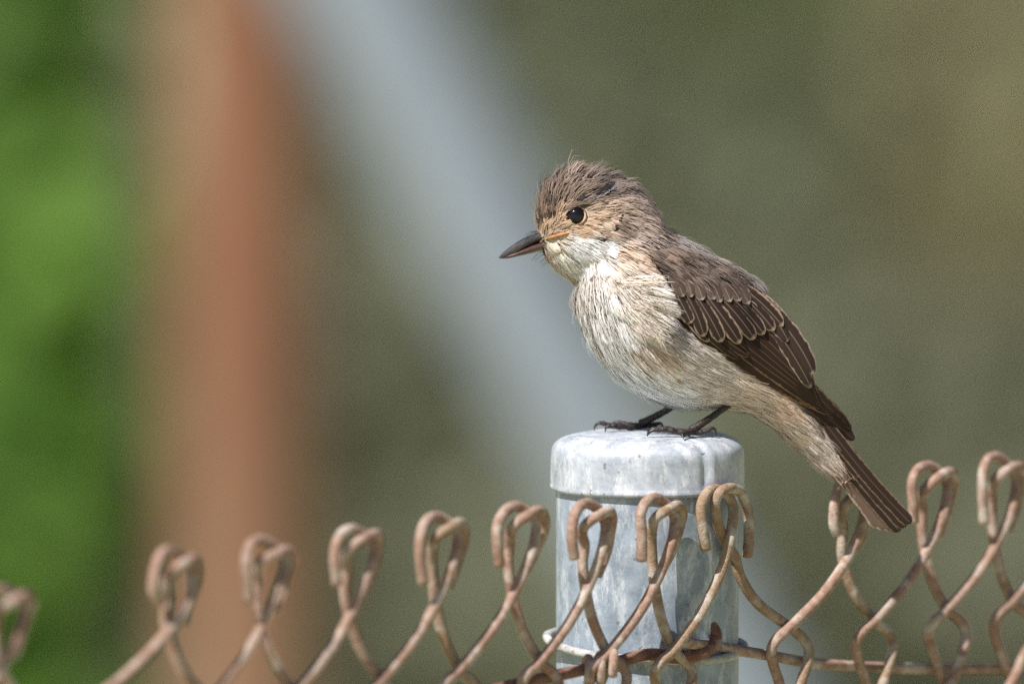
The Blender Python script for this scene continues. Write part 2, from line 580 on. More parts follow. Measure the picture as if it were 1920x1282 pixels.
# hook: centre x, top y, width, and the crossing to its right (lens)
HK = [(-560, 1195, 98), (-395, 1170, 97), (-200, 1140, 96), (12, 1100, 94), (330, 1026, 84), (504, 1008, 92), (668, 985, 90), (829, 962, 86), (975, 942, 92),
      (1110, 938, 78), (1238, 928, 82), (1358, 912, 96), (1596, 893, 74), (1748, 866, 84), (1878, 850, 80), (2003, 838, 78), (2125, 828, 76), (2240, 818, 74)]
KN = {4: (392, 1312), 5: (556, 1296), 6: (716, 1275), 7: (861, 1256), 8: (1013, 1240), 9: (1140, 1224), 10: (1263, 1219), 11: (1481, 1176), 12: (1640, 1163), 13: (1777, 1141), 14: (1899, 1126)}
def knot(i):
    if i in KN: return KN[i]
    if i < 0: return (HK[0][0] - 130, HK[0][1] + 300)
    if i == len(HK) - 1: return (HK[i][0] + 25, HK[i][1] + 285)
    return (.7 * HK[i][0] + .3 * HK[i + 1][0] - 12, .5 * (HK[i][1] + HK[i + 1][1]) + 300)

fence = empty('chain_link_fence', (PCX, -.045, 0), label='rusty chain-link fence with hooked wire tops running past the metal post', category='fence')
BOT = .03
def fence_wire(pts, mat, n=7):
    """pts: px, py, depth offset in mm (negative is nearer the camera)"""
    P = np.array(pts, float)
    keep = []
    for p in P:
        w = W(p[0], p[1], FY(p[0]) + p[2] * MM)
        keep.append(w)
        if w[2] < BOT: break
    return tube('wire', spline(keep, n), RW, mat, fence, 12)

def lens_a(x, y, front):      # comes from the upper right, bends left, leaves to the lower right
    s = -1 if front else 1
    return [(x, y, -1.8), (x - 23, y + 20, -1.6), (x - 34, y + 38, -.6), (x - 34, y + 58, .6), (x - 24, y + 92, 1.6), (x, y + 150, 1.8)]
def lens_b(x, y):             # comes from the upper left, bends right, leaves to the lower left
    return [(x, y, 1.8), (x + 23, y + 20, 1.6), (x + 34, y + 38, .6), (x + 34, y + 58, -.6), (x + 24, y + 92, -1.6), (x, y + 150, -1.8)]

for i, (cx, ty, w) in enumerate(HK):
    kl, kr = knot(i - 1), knot(i)
    s = w / 90.0
    j = lambda a: rng.normal() * a
    v = 1.0 + j(.07)
    tilt = j(5)
    def T(dx, dy, n): return (cx + dx * s + j(1.5), ty + dy * v + tilt * dx / 45, n)
    endl = 125 + j(8)
    A = [T(-37, endl, -3.2), T(-41, 75, -3.8), T(-39, 38, -3.6), T(-29, 14, -2.4), T(-11, 6, -.6), T(9, 15, .3), T(25, 32, -.1), T(31, 54, -1.2), T(21, 98, -3)]
    B = [T(12, 138 + j(6), 3.6), T(28, 100, 4.4), T(39, 62, 3.4), T(44, 36, 1.2), T(36, 20, -1.8), T(14, 29, -4.0), T(-9, 44, -3.0), T(-19, 62, .2), T(-19, 88, 2.6), T(-20, 120, 3.2)]
    if i == 11:               # the hook bent open at the right edge of the post
        A = [(1324, 1030, -3.2), (1317, 985, -3.8), (1315, 948, -3.6), (1326, 924, -2.4), (1341, 917, -.6), (1360, 925, .8), (1373, 945, .6), (1374, 975, -1.2), (1362, 1040, -2.8)]
        B = [(1400, 1044, 3.0), (1404, 1010, 3.4), (1402, 960, 2.6), (1390, 924, 1.0), (1366, 915, -2.4), (1346, 928, -4.2), (1341, 950, -3.0), (1347, 985, -.4), (1362, 1020, 2.0), (1378, 1045, 2.8)]
    if i == 12:
        A[0] = (1570, 1001, -3.4); B[0] = (1607, 1022, 3.6)
    if i == 4:
        A[0] = T(-32, 95, .5)
    lo = A[-1]
    dx, dy = lo[0] - kl[0], kl[1] - lo[1]
    A += [(lo[0] - dx * .20, lo[1] + dy * .30, -2.8), (lo[0] - dx * .52, lo[1] + dy * .64, -2.3)]
    hi = B[-1]
    dx, dy = kr[0] - hi[0], kr[1] - hi[1]
    B += [(hi[0] + dx * .10, hi[1] + dy * .28, 3.0), (hi[0] + dx * .42, hi[1] + dy * .66, 2.3)]
    mx = .5 * (kl[0] + kr[0])
    my = .5 * (kl[1] + kr[1])
    for r in range(20):
        A += lens_a(kl[0], kl[1] + r * 500, True) + lens_b(mx, my + 250 + r * 500)
        B += lens_b(kr[0], kr[1] + r * 500) + lens_a(mx, my + 250 + r * 500, True)
    ma = M_wire_g if i in (11,) else M_wire
    mb = M_wire_g if i in (7, 10, 11, 12) else M_wire
    fence_wire(A, ma); fence_wire(B, mb)

def line(name, pts, mat, rad, n=10, yabs=False):
    P = [W(p[0], p[1], (0 if yabs else FY(p[0])) + p[2] * MM) for p in pts]
    return tube(name, spline(P, n), rad, mat, fence, 12)
line('tension_wire', [(2300, 1228, 6), (2100, 1240, 6), (1920, 1251, 5), (1700, 1252, 5), (1530, 1243, 4), (1440, 1228, 4), (1345, 1212, 5), (1310, 1208, 0), (1275, 1203, -1)], M_wire, 1.55 * MM)
line('tension_wire', [(300, 1420, 5), (600, 1362, 5), (800, 1322, 5), (975, 1281, 4.5), (1060, 1262, 4.5), (1150, 1242, 4.5), (1215, 1226, 4.0), (1270, 1232, 3), (1312, 1226, -1), (1338, 1206, 2), (1341, 1184, 4), (1325, 1164, 7.0)], M_wire_r, 1.75 * MM)
# tie wire round the post
tie = []
for k in range(49):
    a = math.pi + 2 * math.pi * k / 48 * 1.0
    x = math.cos(a); y = math.sin(a)
    front = max(0, -y)
    py = 1192 + 42 * front + (30 if x > 0 else 0) * x * .6
    pz = float(W(1214, py, -RP * front)[2])
    rr = RP + 1.5 * MM + 1.2 * MM * max(0, -x) ** 6
    tie.append((PCX + rr * x, rr * y, pz))
tube('tie_wire', np.array(tie), 1.25 * MM, M_wire_z, fence, 10)
coil = []
for k in range(60):
    t = k / 59
    a = t * 2 * math.pi * 2.6
    q = W(1092 + 60 * t, 1262 - 16 * t, FY(1120) + 3 * MM)
    coil.append(q + np.array([.0008 * math.sin(a), .0042 * math.cos(a) - .001, .0042 * math.sin(a)]))
tube('tie_wire', np.array(coil), 1.3 * MM, M_wire, fence, 10)
blob = W(1306, 1206, -.028)

# ------------------------------------------------------------------ the bird
BY = 0.0
bird = empty('small_bird', (PCX, BY, ZC), label='small grey-brown streaked flycatching bird perched on the post cap facing left', category='bird')

def B3(px, py, d):
    return W(px, py, BY + np.asarray(d, float) * PX)

def loft(st, seg=40, inset=6):
    v, f = [], []
    st = np.array(st, float)
    t = np.arange(len(st))
    tt = np.linspace(0, len(st) - 1, (len(st) - 1) * 4 + 1)
    sp = spline(st, 4)
    for row in sp:
        tx, ty, bx, by, hw = row
        c = np.array([(tx + bx) / 2, (ty + by) / 2]); h = np.array([(tx - bx) / 2, (ty - by) / 2])
        L = np.linalg.norm(h) + 1e-6
        h *= max(.3, (L - inset) / L)
        for k in range(seg):
            a = 2 * math.pi * k / seg
            q = c + h * math.cos(a)
            v.append(B3(q[0], q[1], max(2, hw - inset) * math.sin(a)))
    n = len(sp)
    for i in range(n - 1):
        for k in range(seg):
            a, b = i * seg + k, i * seg + (k + 1) % seg
            f.append((a, b, b + seg, a + seg))
    f.append(tuple(range(seg))[::-1]); f.append(tuple(range((n - 1) * seg, n * seg)))
    return v, f

HEAD = [(1005, 434, 1018, 468, 20), (1007, 408, 1036, 496, 44), (1017, 374, 1058, 516, 64), (1040, 346, 1084, 530, 76), (1072, 331, 1113, 544, 84), (1108, 327, 1148, 550, 88),
        (1146, 333, 1188, 545, 86), (1184, 352, 1220, 530, 76), (1217, 384, 1244, 510, 60), (1238, 426, 1250, 480, 30)]
BODY = [(1128, 450, 1080, 525, 55), (1178, 414, 1083, 565, 92), (1224, 408, 1094, 608, 112), (1258, 433, 1116, 655, 122), (1292, 460, 1154, 703, 127), (1336, 488, 1206, 740, 127),
        (1378, 514, 1270, 760, 121), (1412, 545, 1337, 764, 108), (1440, 605, 1396, 772, 91), (1475, 670, 1446, 802, 71), (1512, 738, 1497, 846, 52), (1552, 795, 1535, 880, 36), (1592, 850, 1572, 903, 22)]
v1, f1 = loft(HEAD); v2, f2 = loft(BODY)
o = len(v1)
tmp = bpy.data.meshes.new('tmp')
tmp.from_pydata([tuple(x) for x in v1 + v2], [], f1 + [tuple(i + o for i in q) for q in f2])
tob = bpy.data.objects.new('tmp', tmp)
COL.objects.link(tob)
rm = tob.modifiers.new('r', 'REMESH'); rm.mode = 'VOXEL'; rm.voxel_size = .0009
sm = tob.modifiers.new('s', 'SMOOTH'); sm.iterations = 6; sm.factor = .5
dg = bpy.context.evaluated_depsgraph_get()
body_me = bpy.data.meshes.new_from_object(tob.evaluated_get(dg))
bpy.data.objects.remove(tob); bpy.data.meshes.remove(tmp)
body_me.name = 'body'
body_me.polygons.foreach_set('use_smooth', [True] * len(body_me.polygons))
body_me.materials.append(M_plume)
nv = len(body_me.vertices)
BV = np.zeros(nv * 3); body_me.vertices.foreach_get('co', BV); BV = BV.reshape(-1, 3)
BN = np.zeros(nv * 3); body_me.vertices.foreach_get('normal', BN); BN = BN.reshape(-1, 3)
if (BN * (BV - BV.mean(0))).sum() < 0:
    body_me.flip_normals(); BN = -BN
BF = [tuple(p.vertices) for p in body_me.polygons]
bvh = BVHTree.FromPolygons([Vector(x) for x in BV], BF)

def hit(px, py, side=-1):
    """depth in pixels of the body's near (side -1) or far (+1) surface at a pixel"""
    a = Vector(B3(px, py, side * 600)); b = Vector(B3(px, py, -side * 600))
    h = bvh.ray_cast(a, (b - a).normalized(), 2)
    if h[0] is None: return None, None
    return (h[0].y - BY) / PX, h[1]

# --- plumage colours (a few dark points paint shade in feather gaps), flow, length, lift: x, y, (r,g,b), (dx,dy), length px, lift, streak
CP = [
 (1006, 428, (150, 122, 92), (-.2, -1), 12, .25, .5), (1010, 400, (104, 86, 70), (.15, -1), 24, .62, 1.0), (1028, 375, (112, 94, 80), (.25, -1), 30, .62, 1.0), (1045, 345, (124, 107, 94), (.35, -.95), 34, .65, .9),
 (1075, 330, (132, 115, 102), (.45, -.9), 34, .65, .8), (1110, 325, (136, 120, 108), (.6, -.8), 34, .65, .7), (1150, 335, (138, 121, 110), (.75, -.6), 32, .6, .6), (1190, 355, (140, 122, 110), (.9, -.2), 30, .3, .5),
 (1215, 390, (136, 118, 106), (.9, .35), 30, .2, .4), (1240, 425, (134, 116, 104), (.8, .6), 30, .2, .4), (1060, 372, (96, 80, 66), (.5, -.8), 26, .35, .9), (1100, 372, (104, 88, 74), (.85, -.3), 24, .25, .6),
 (1130, 362, (60, 50, 44), (.9, -.3), 22, .2, .4), (1118, 370, (70, 60, 54), (.9, -.3), 22, .2, .4), (1140, 358, (120, 106, 96), (.9, -.35), 22, .25, .3), (1165, 350, (128, 112, 102), (.85, -.4), 28, .3, .5), (1120, 383, (140, 120, 100), (.95, -.1), 22, .12, .4),
 (1040, 400, (96, 76, 56), (.3, -.9), 18, .2, .8), (1025, 425, (142, 118, 92), (.5, -.5), 14, .12, .4), (1055, 425, (156, 130, 102), (.9, -.1), 15, .1, .3), (1055, 405, (160, 132, 102), (.5, -.6), 12, .08, .2),
 (1085, 430, (170, 140, 110), (.95, .1), 18, .1, .3), (1110, 410, (176, 150, 124), (.98, .05), 22, .1, .3), (1140, 395, (166, 142, 122), (.98, .0), 26, .12, .35), (1170, 390, (150, 130, 114), (.95, .1), 28, .15, .4),
 (1130, 430, (164, 142, 122), (.95, .25), 26, .12, .3), (1155, 420, (110, 94, 80), (.8, .5), 26, .2, .4), (1185, 425, (158, 140, 126), (.85, .45), 30, .2, .4), (1210, 445, (160, 142, 128), (.85, .5), 32, .22, .4),
 (1235, 465, (128, 110, 97), (.85, .5), 30, .1, .3), (1045, 455, (206, 184, 156), (.6, .5), 18, .15, .4), (1070, 455, (236, 228, 218), (.85, .4), 26, .12, .15), (1100, 460, (236, 228, 220), (.9, .4), 28, .14, .2),
 (1040, 480, (222, 206, 186), (.35, .9), 24, .16, .6), (1060, 495, (232, 220, 206), (.4, .9), 28, .16, .5), (1085, 500, (234, 224, 214), (.4, .9), 30, .16, .35), (1120, 485, (214, 202, 190), (.6, .75), 30, .12, .4),
 (1140, 465, (206, 200, 194), (.85, .5), 26, .25, .6), (1160, 475, (176, 152, 128), (.8, .5), 30, .15, .4), (1200, 490, (178, 152, 128), (.85, .5), 34, .15, .4), (1160, 510, (200, 178, 154), (.6, .75), 34, .2, .5),
 (1075, 530, (176, 160, 144), (.3, .95), 32, .25, 1.0), (1100, 530, (206, 194, 182), (.25, .97), 38, .25, .9), (1130, 540, (224, 216, 208), (.2, .97), 40, .3, .8), (1165, 545, (226, 212, 196), (.5, .85), 42, .28, .5), (1185, 535, (222, 206, 188), (.85, .45), 50, .3, .3),
 (1205, 545, (222, 206, 188), (.96, .15), 52, .35, .2), (1215, 572, (220, 204, 186), (.93, .35), 52, .35, .25), (1190, 575, (222, 208, 194), (.8, .6), 46, .25, .4), (1210, 600, (206, 192, 176), (.85, .5), 44, .25, .4), (1196, 516, (204, 184, 164), (.95, .05), 40, .25, .3),
 (1090, 580, (220, 212, 206), (.25, .97), 40, .15, .9), (1120, 600, (236, 230, 226), (.3, .95), 44, .18, .7), (1160, 620, (234, 226, 218), (.45, .9), 44, .18, .6), (1150, 580, (230, 222, 214), (.4, .9), 42, .2, .5), (1110, 640, (228, 220, 212), (.4, .9), 40, .1, .8),
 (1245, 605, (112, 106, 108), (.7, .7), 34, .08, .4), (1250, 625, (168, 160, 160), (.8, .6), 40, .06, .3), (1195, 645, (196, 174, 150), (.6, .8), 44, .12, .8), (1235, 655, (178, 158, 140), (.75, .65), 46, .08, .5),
 (1150, 670, (238, 234, 230), (.55, .83), 46, .1, .4), (1200, 700, (238, 234, 230), (.7, .7), 48, .08, .3), (1170, 700, (236, 230, 224), (.7, .7), 40, .08, .3), (1250, 720, (236, 230, 224), (.85, .5), 50, .08, .3), (1240, 690, (222, 208, 194), (.75, .65), 48, .08, .5),
 (1290, 650, (182, 166, 154), (.85, .5), 46, .06, .4), (1340, 690, (182, 164, 150), (.85, .5), 46, .06, .4), (1290, 690, (190, 174, 160), (.85, .5), 48, .07, .5), (1390, 720, (198, 172, 148), (.85, .5), 44, .05, .4),
 (1300, 740, (222, 206, 190), (.9, .4), 50, .07, .5), (1350, 745, (214, 190, 168), (.9, .42), 46, .06, .5), (1420, 760, (214, 186, 160), (.8, .6), 44, .05, .3), (1470, 790, (212, 186, 162), (.75, .65), 42, .05, .3), (1460, 760, (206, 166, 128), (.8, .6), 42, .05, .3),
 (1510, 830, (212, 190, 170), (.7, .7), 42, .05, .3), (1550, 870, (196, 172, 152), (.65, .75), 44, .04, .3), (1575, 885, (170, 146, 126), (.65, .75), 44, .03, .3),
 (1275, 450, (200, 182, 166), (.88, .48), 36, .15, .3), (1320, 470, (206, 187, 170), (.88, .45), 44, .08, .3), (1370, 500, (210, 191, 174), (.85, .5), 46, .08, .4), (1400, 516, (190, 170, 154), (.75, .6), 40, .1, .3), (1345, 490, (196, 177, 160), (.85, .5), 42, .08, .4),
 (1240, 490, (132, 112, 97), (.8, .5), 28, .15, .5), (1230, 505, (96, 80, 68), (.75, .6), 24, .2, .7), (1265, 500, (98, 83, 71), (.7, .65), 24, .2, .7), (1300, 510, (112, 96, 84), (.7, .65), 26, .16, .6), (1270, 530, (116, 99, 86), (.65, .7), 26, .16, .6), (1320, 540, (110, 94, 82), (.65, .7), 28, .14, .5),
 (1222, 488, (100, 85, 74), (.75, .6), 22, .15, .8), (1246, 522, (104, 88, 77), (.7, .65), 24, .15, .8), (1262, 548, (104, 88, 76), (.65, .7), 24, .15, .7), (1300, 530, (110, 94, 82), (.65, .7), 24, .15, .7), (1340, 520, (104, 88, 76), (.7, .65), 26, .12, .6),
 (1360, 540, (92, 76, 65), (.75, .65), 34, .1, .4), (1450, 600, (92, 76, 65), (.7, .7), 30, .05, .3), (1500, 700, (86, 70, 58), (.7, .7), 30, .05, .3), (1545, 770, (100, 82, 68), (.7, .75), 34, .05, .3),
]
cpx = np.array([(c[0], c[1]) for c in CP], float)
cpc = np.array([lin(*c[2]) for c in CP])
cpg = cpc.mean(1)[:, None]
dsat = np.where(cpg > .38, .46, .12)
cpc = np.clip((cpc * (1 - dsat) + cpg * dsat) * np.where(cpg > .5, 1.12, 1.36), 0, .84)
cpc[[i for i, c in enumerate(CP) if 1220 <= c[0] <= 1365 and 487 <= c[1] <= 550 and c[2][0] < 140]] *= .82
cpd = np.array([c[3] for c in CP], float); cpd /= np.linalg.norm(cpd, axis=1)[:, None]
cpl = np.array([(c[4], c[5], c[6]) for c in CP], float)
def field(x, y):
    out_c = np.zeros((len(x), 3)); out_d = np.zeros((len(x), 2)); out_l = np.zeros((len(x), 3))
    for a in range(0, len(x), 8000):
        d2 = (x[a:a + 8000, None] - cpx[:, 0]) ** 2 + (y[a:a + 8000, None] - cpx[:, 1]) ** 2
        w = 1 / (d2 + 30) ** 2.2
        w /= w.sum(1)[:, None]
        out_c[a:a + 8000] = w @ cpc
        w2 = 1 / (d2 + 200) ** 1.8
        w2 /= w2.sum(1)[:, None]
        out_d[a:a + 8000] = w2 @ cpd
        out_l[a:a + 8000] = w2 @ cpl
    out_d /= np.linalg.norm(out_d, axis=1)[:, None] + 1e-9
    return out_c, out_d, out_l

def inpoly(x, y, poly):
    c = np.zeros(len(x), bool)
    n = len(poly)
    for i in range(n):
        x1, y1 = poly[i]; x2, y2 = poly[(i + 1) % n]
        c ^= ((y1 > y) != (y2 > y)) & (x < (x2 - x1) * (y - y1) / (y2 - y1 + 1e-9) + x1)
    return c

bx, by = PXY(BV)
cc, _, _ = field(bx, by)
at = body_me.color_attributes.new('Col', 'FLOAT_COLOR', 'POINT')
at.data.foreach_set('color', np.hstack([cc, np.ones((nv, 1))]).ravel().astype(np.float32))
body = put(bpy.data.objects.new('body', body_me), bird)

WING = [(1280, 556), (1330, 560), (1400, 535), (1440, 580), (1530, 700), (1570, 775), (1556, 798), (1476, 752), (1378, 690), (1284, 622), (1262, 580)]
COVERT = [(1208, 478), (1260, 474), (1330, 492), (1400, 535), (1395, 566), (1330, 572), (1283, 566), (1240, 520)]
TUFT = [(1165, 520), (1205, 516), (1236, 550), (1262, 600), (1225, 620), (1180, 600)]
MANTLE = [(1262, 425), (1300, 440), (1420, 515), (1405, 540), (1330, 500), (1270, 475)]

# sampling
tri = []
for p in BF:
    for k in range(1, len(p) - 1): tri.append((p[0], p[k], p[k + 1]))
tri = np.array(tri)
e1 = BV[tri[:, 1]] - BV[tri[:, 0]]; e2 = BV[tri[:, 2]] - BV[tri[:, 0]]
area = np.linalg.norm(np.cross(e1, e2), axis=1) / 2
def sample(n):
    t = rng.choice(len(tri), n, p=area / area.sum())
    a = rng.random(n); b = rng.random(n)
    m = a + b > 1; a[m] = 1 - a[m]; b[m] = 1 - b[m]
    T = tri[t]
    c = (1 - a - b)[:, None]
    P = BV[T[:, 0]] * c + BV[T[:, 1]] * a[:, None] + BV[T[:, 2]] * b[:, None]
    Nn = BN[T[:, 0]] * c + BN[T[:, 1]] * a[:, None] + BN[T[:, 2]] * b[:, None]
    return P, Nn / np.linalg.norm(Nn, axis=1)[:, None]

EYE = np.array([1080.5, 404.5]); EYE_R = 16.5
def strands(name, n, parent, seed, wid=(2.2, 3.6), keepfn=None, lenmul=1.0, liftmul=1.0, clumps=2600, clump_amt=.72, off=0.0, raise_regions=True):
    P, Nn = sample(n)
    x, y = PXY(P)
    near = (P[:, 1] < BY)
    inw = inpoly(x, y, WING) & ~inpoly(x, y, COVERT)
    keep = ~inw
    keep &= ((x - EYE[0]) ** 2 + (y - EYE[1]) ** 2 > (EYE_R + 5) ** 2) | (Nn[:, 1] > -.3) & (Nn[:, 1] < .3)
    keep &= ~((x < 1012) & (y > 432)) & ~inpoly(x, y, [(995, 431), (1016, 437), (1021, 452), (1016, 469), (995, 474)])                       # bill base
    if keepfn is not None: keep &= keepfn(x, y, Nn)
    # the far flank needs less
    keep &= (Nn[:, 1] < .35) | (rng.random(n) < .45)
    P, Nn, x, y = P[keep], Nn[keep], x[keep], y[keep]
    n = len(P)
    C, Dp, L = field(x, y)
    def to3(D2, nn):
        t = D2[:, :1] * RIGHT - D2[:, 1:] * UP
        t = t - nn * (t * nn).sum(1)[:, None]
        l = np.linalg.norm(t, axis=1)[:, None]
        return t / (l + 1e-6)
    # feathers = clumps of barbs
    CPt, CN = sample(clumps)
    cx_, cy_ = PXY(CPt)
    _, cD, cL = field(cx_, cy_)
    ang = rng.normal(0, .16, clumps)
    cD = np.stack([cD[:, 0] * np.cos(ang) - cD[:, 1] * np.sin(ang), cD[:, 0] * np.sin(ang) + cD[:, 1] * np.cos(ang)], 1)
    cT = to3(cD, CN)
    ctone = rng.normal(0, 1, clumps)
    kd = KDTree(clumps)
    for i, q in enumerate(CPt): kd.insert(Vector(q), i)
    kd.balance()
    idx = np.array([kd.find(Vector(q))[1] for q in P])
    a2 = rng.normal(0, .10, n)
    Dp = np.stack([Dp[:, 0] * np.cos(a2) - Dp[:, 1] * np.sin(a2), Dp[:, 0] * np.sin(a2) + Dp[:, 1] * np.cos(a2)], 1)
    T = to3(Dp, Nn)
    Ln = L[:, 0] * lenmul * rng.uniform(.7, 1.2, n) * PX
    lift = L[:, 1] * .62 * liftmul * rng.uniform(.5, 1.2, n) * np.clip(1 + .5 * ctone[idx], .2, 2.2)
    extra = np.zeros(n); st0 = L[:, 2]
    if raise_regions:
        cov = inpoly(x, y, COVERT); tf = inpoly(x, y, TUFT); mn = inpoly(x, y, MANTLE)
        extra[cov] = 20 * np.clip((562 - y[cov]) / 30, .25, 1); extra[tf] = 4 + 14 * np.clip((x[tf] - 1170) / 80, 0, 1); extra[mn] = 8
    extra = extra + np.clip(ctone[idx], -1, 2) * 1.6 * (.3 + st0)
    dome = (P - CPt[idx]) / (13 * PX)
    dome = dome / np.maximum(1, np.linalg.norm(dome, axis=1))[:, None]
    P = P + Nn * ((extra + off) * PX)[:, None]
    tip = P + T * Ln[:, None] + Nn * (lift * Ln)[:, None]
    ctip = CPt[idx] + cT[idx] * (cL[idx, 0] * PX * 1.0)[:, None] + CN[idx] * (cL[idx, 0] * PX * L[:, 1] * liftmul)[:, None] + Nn * ((extra + off) * PX)[:, None]
    k = clump_amt * rng.uniform(.5, 1.1, n)
    tip = tip * (1 - k)[:, None] + ctip * k[:, None]
    bow = Nn * (Ln * (.10 + .35 * lift))[:, None]
    wv = rng.uniform(*wid, n) * PX
    sd = np.cross(Nn, T)
    sd /= np.linalg.norm(sd, axis=1)[:, None] + 1e-9
    ss = [0, .35, .72, 1.0]; ww = [.8, 1.0, .75, .12]
    rows = []; nor = []
    for s_, w_ in zip(ss, ww):
        c_ = P + (tip - P) * s_ + bow * (4 * s_ * (1 - s_))
        for sg in (-1, 1):
            rows.append(c_ + sd * (sg * w_ * wv / 2)[:, None])
            nn = Nn * 1.0 + sd * sg * .3 + T * (.35 * s_ - .1) + dome * .42
            nor.append(nn / np.linalg.norm(nn, axis=1)[:, None])
    Vt = np.stack(rows, 1).reshape(-1, 3)
    Nr = np.stack(nor, 1).reshape(-1, 3)
    base = np.arange(n)[:, None] * 8
    F = np.concatenate([base + np.array([[0, 2, 3, 1]]), base + np.array([[2, 4, 5, 3]]), base + np.array([[4, 6, 7, 5]])], 1).reshape(-1, 4)
    # colour: feather tone, dark shaft streaks, pale tips
    st = L[:, 2]
    tone = 1 + .10 * ctone[idx] * (.4 + st) + rng.normal(0, .06, n) * (.5 + st)
    dark = (rng.random(n) < .17 * np.clip(st - .3, 0, 1))
    tone = np.where(dark, tone * (1 - .34 * st), tone)
    C = np.clip(C * np.clip(tone, .35, 1.35)[:, None], .01, .86)
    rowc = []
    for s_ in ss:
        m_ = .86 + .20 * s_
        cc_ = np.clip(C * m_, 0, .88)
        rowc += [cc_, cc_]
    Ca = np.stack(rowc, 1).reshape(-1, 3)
    me = bpy.data.meshes.new(name)
    me.vertices.add(len(Vt)); me.vertices.foreach_set('co', Vt.ravel())
    me.loops.add(F.size); me.loops.foreach_set('vertex_index', F.ravel().astype(np.int32))
    me.polygons.add(len(F)); me.polygons.foreach_set('loop_start', np.arange(0, F.size, 4, dtype=np.int32))
    me.update(calc_edges=True); me.validate()
    me.polygons.foreach_set('use_smooth', np.ones(len(me.polygons), bool))
    at = me.color_attributes.new('Col', 'FLOAT_COLOR', 'POINT')
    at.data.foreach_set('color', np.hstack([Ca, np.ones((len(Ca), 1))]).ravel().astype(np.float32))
    me.normals_split_custom_set_from_vertices(Nr.tolist())
    me.materials.append(M_plume)
    return put(bpy.data.objects.new(name, me), parent, kind='stuff')

strands('plumage', 150000, body, 1, wid=(1.9, 3.4))
# fine loose barbs that stand away from the contour feathers
strands('down', 22000, body, 2, wid=(1.0, 1.7), lenmul=1.15, liftmul=1.5, clump_amt=.3, off=2)

def strips(name, P, Nn, T, Ln, lift, C, wv, bend=None):
    n = len(P)
    T = T - Nn * (T * Nn).sum(1)[:, None]
    T /= np.linalg.norm(T, axis=1)[:, None] + 1e-9
    sd = np.cross(Nn, T)
    tip = P + T * Ln[:, None] + Nn * (lift * Ln)[:, None]
    if bend is not None: tip = tip + sd * (bend * Ln)[:, None]
    bow = Nn * (Ln * (.08 + .3 * lift))[:, None]
    if bend is not None: bow = bow - sd * (bend * Ln * .35)[:, None]
    rows, nor = [], []
    for s_, w_ in zip((0, .35, .72, 1.0), (.8, 1.0, .75, .15)):
        c_ = P + (tip - P) * s_ + bow * (4 * s_ * (1 - s_))
        for sg in (-1, 1):
            rows.append(c_ + sd * (sg * w_ * wv / 2)[:, None])
            nn = Nn + sd * sg * .35 + T * (.35 * s_ - .1)
            nor.append(nn / np.linalg.norm(nn, axis=1)[:, None])
    Vt = np.stack(rows, 1).reshape(-1, 3); Nr = np.stack(nor, 1).reshape(-1, 3)
    F = []
    for i in range(n):
        b_ = i * 8
        F += [(b_, b_ + 2, b_ + 3, b_ + 1), (b_ + 2, b_ + 4, b_ + 5, b_ + 3), (b_ + 4, b_ + 6, b_ + 7, b_ + 5)]
    ob = mesh_np(name, Vt, F, M_plume, body, kind='stuff')
    at = ob.data.color_attributes.new('Col', 'FLOAT_COLOR', 'POINT')
    at.data.foreach_set('color', np.hstack([np.repeat(C, 8, 0), np.ones((n * 8, 1))]).ravel().astype(np.float32))
    ob.data.normals_split_custom_set_from_vertices(Nr.tolist())
    return ob

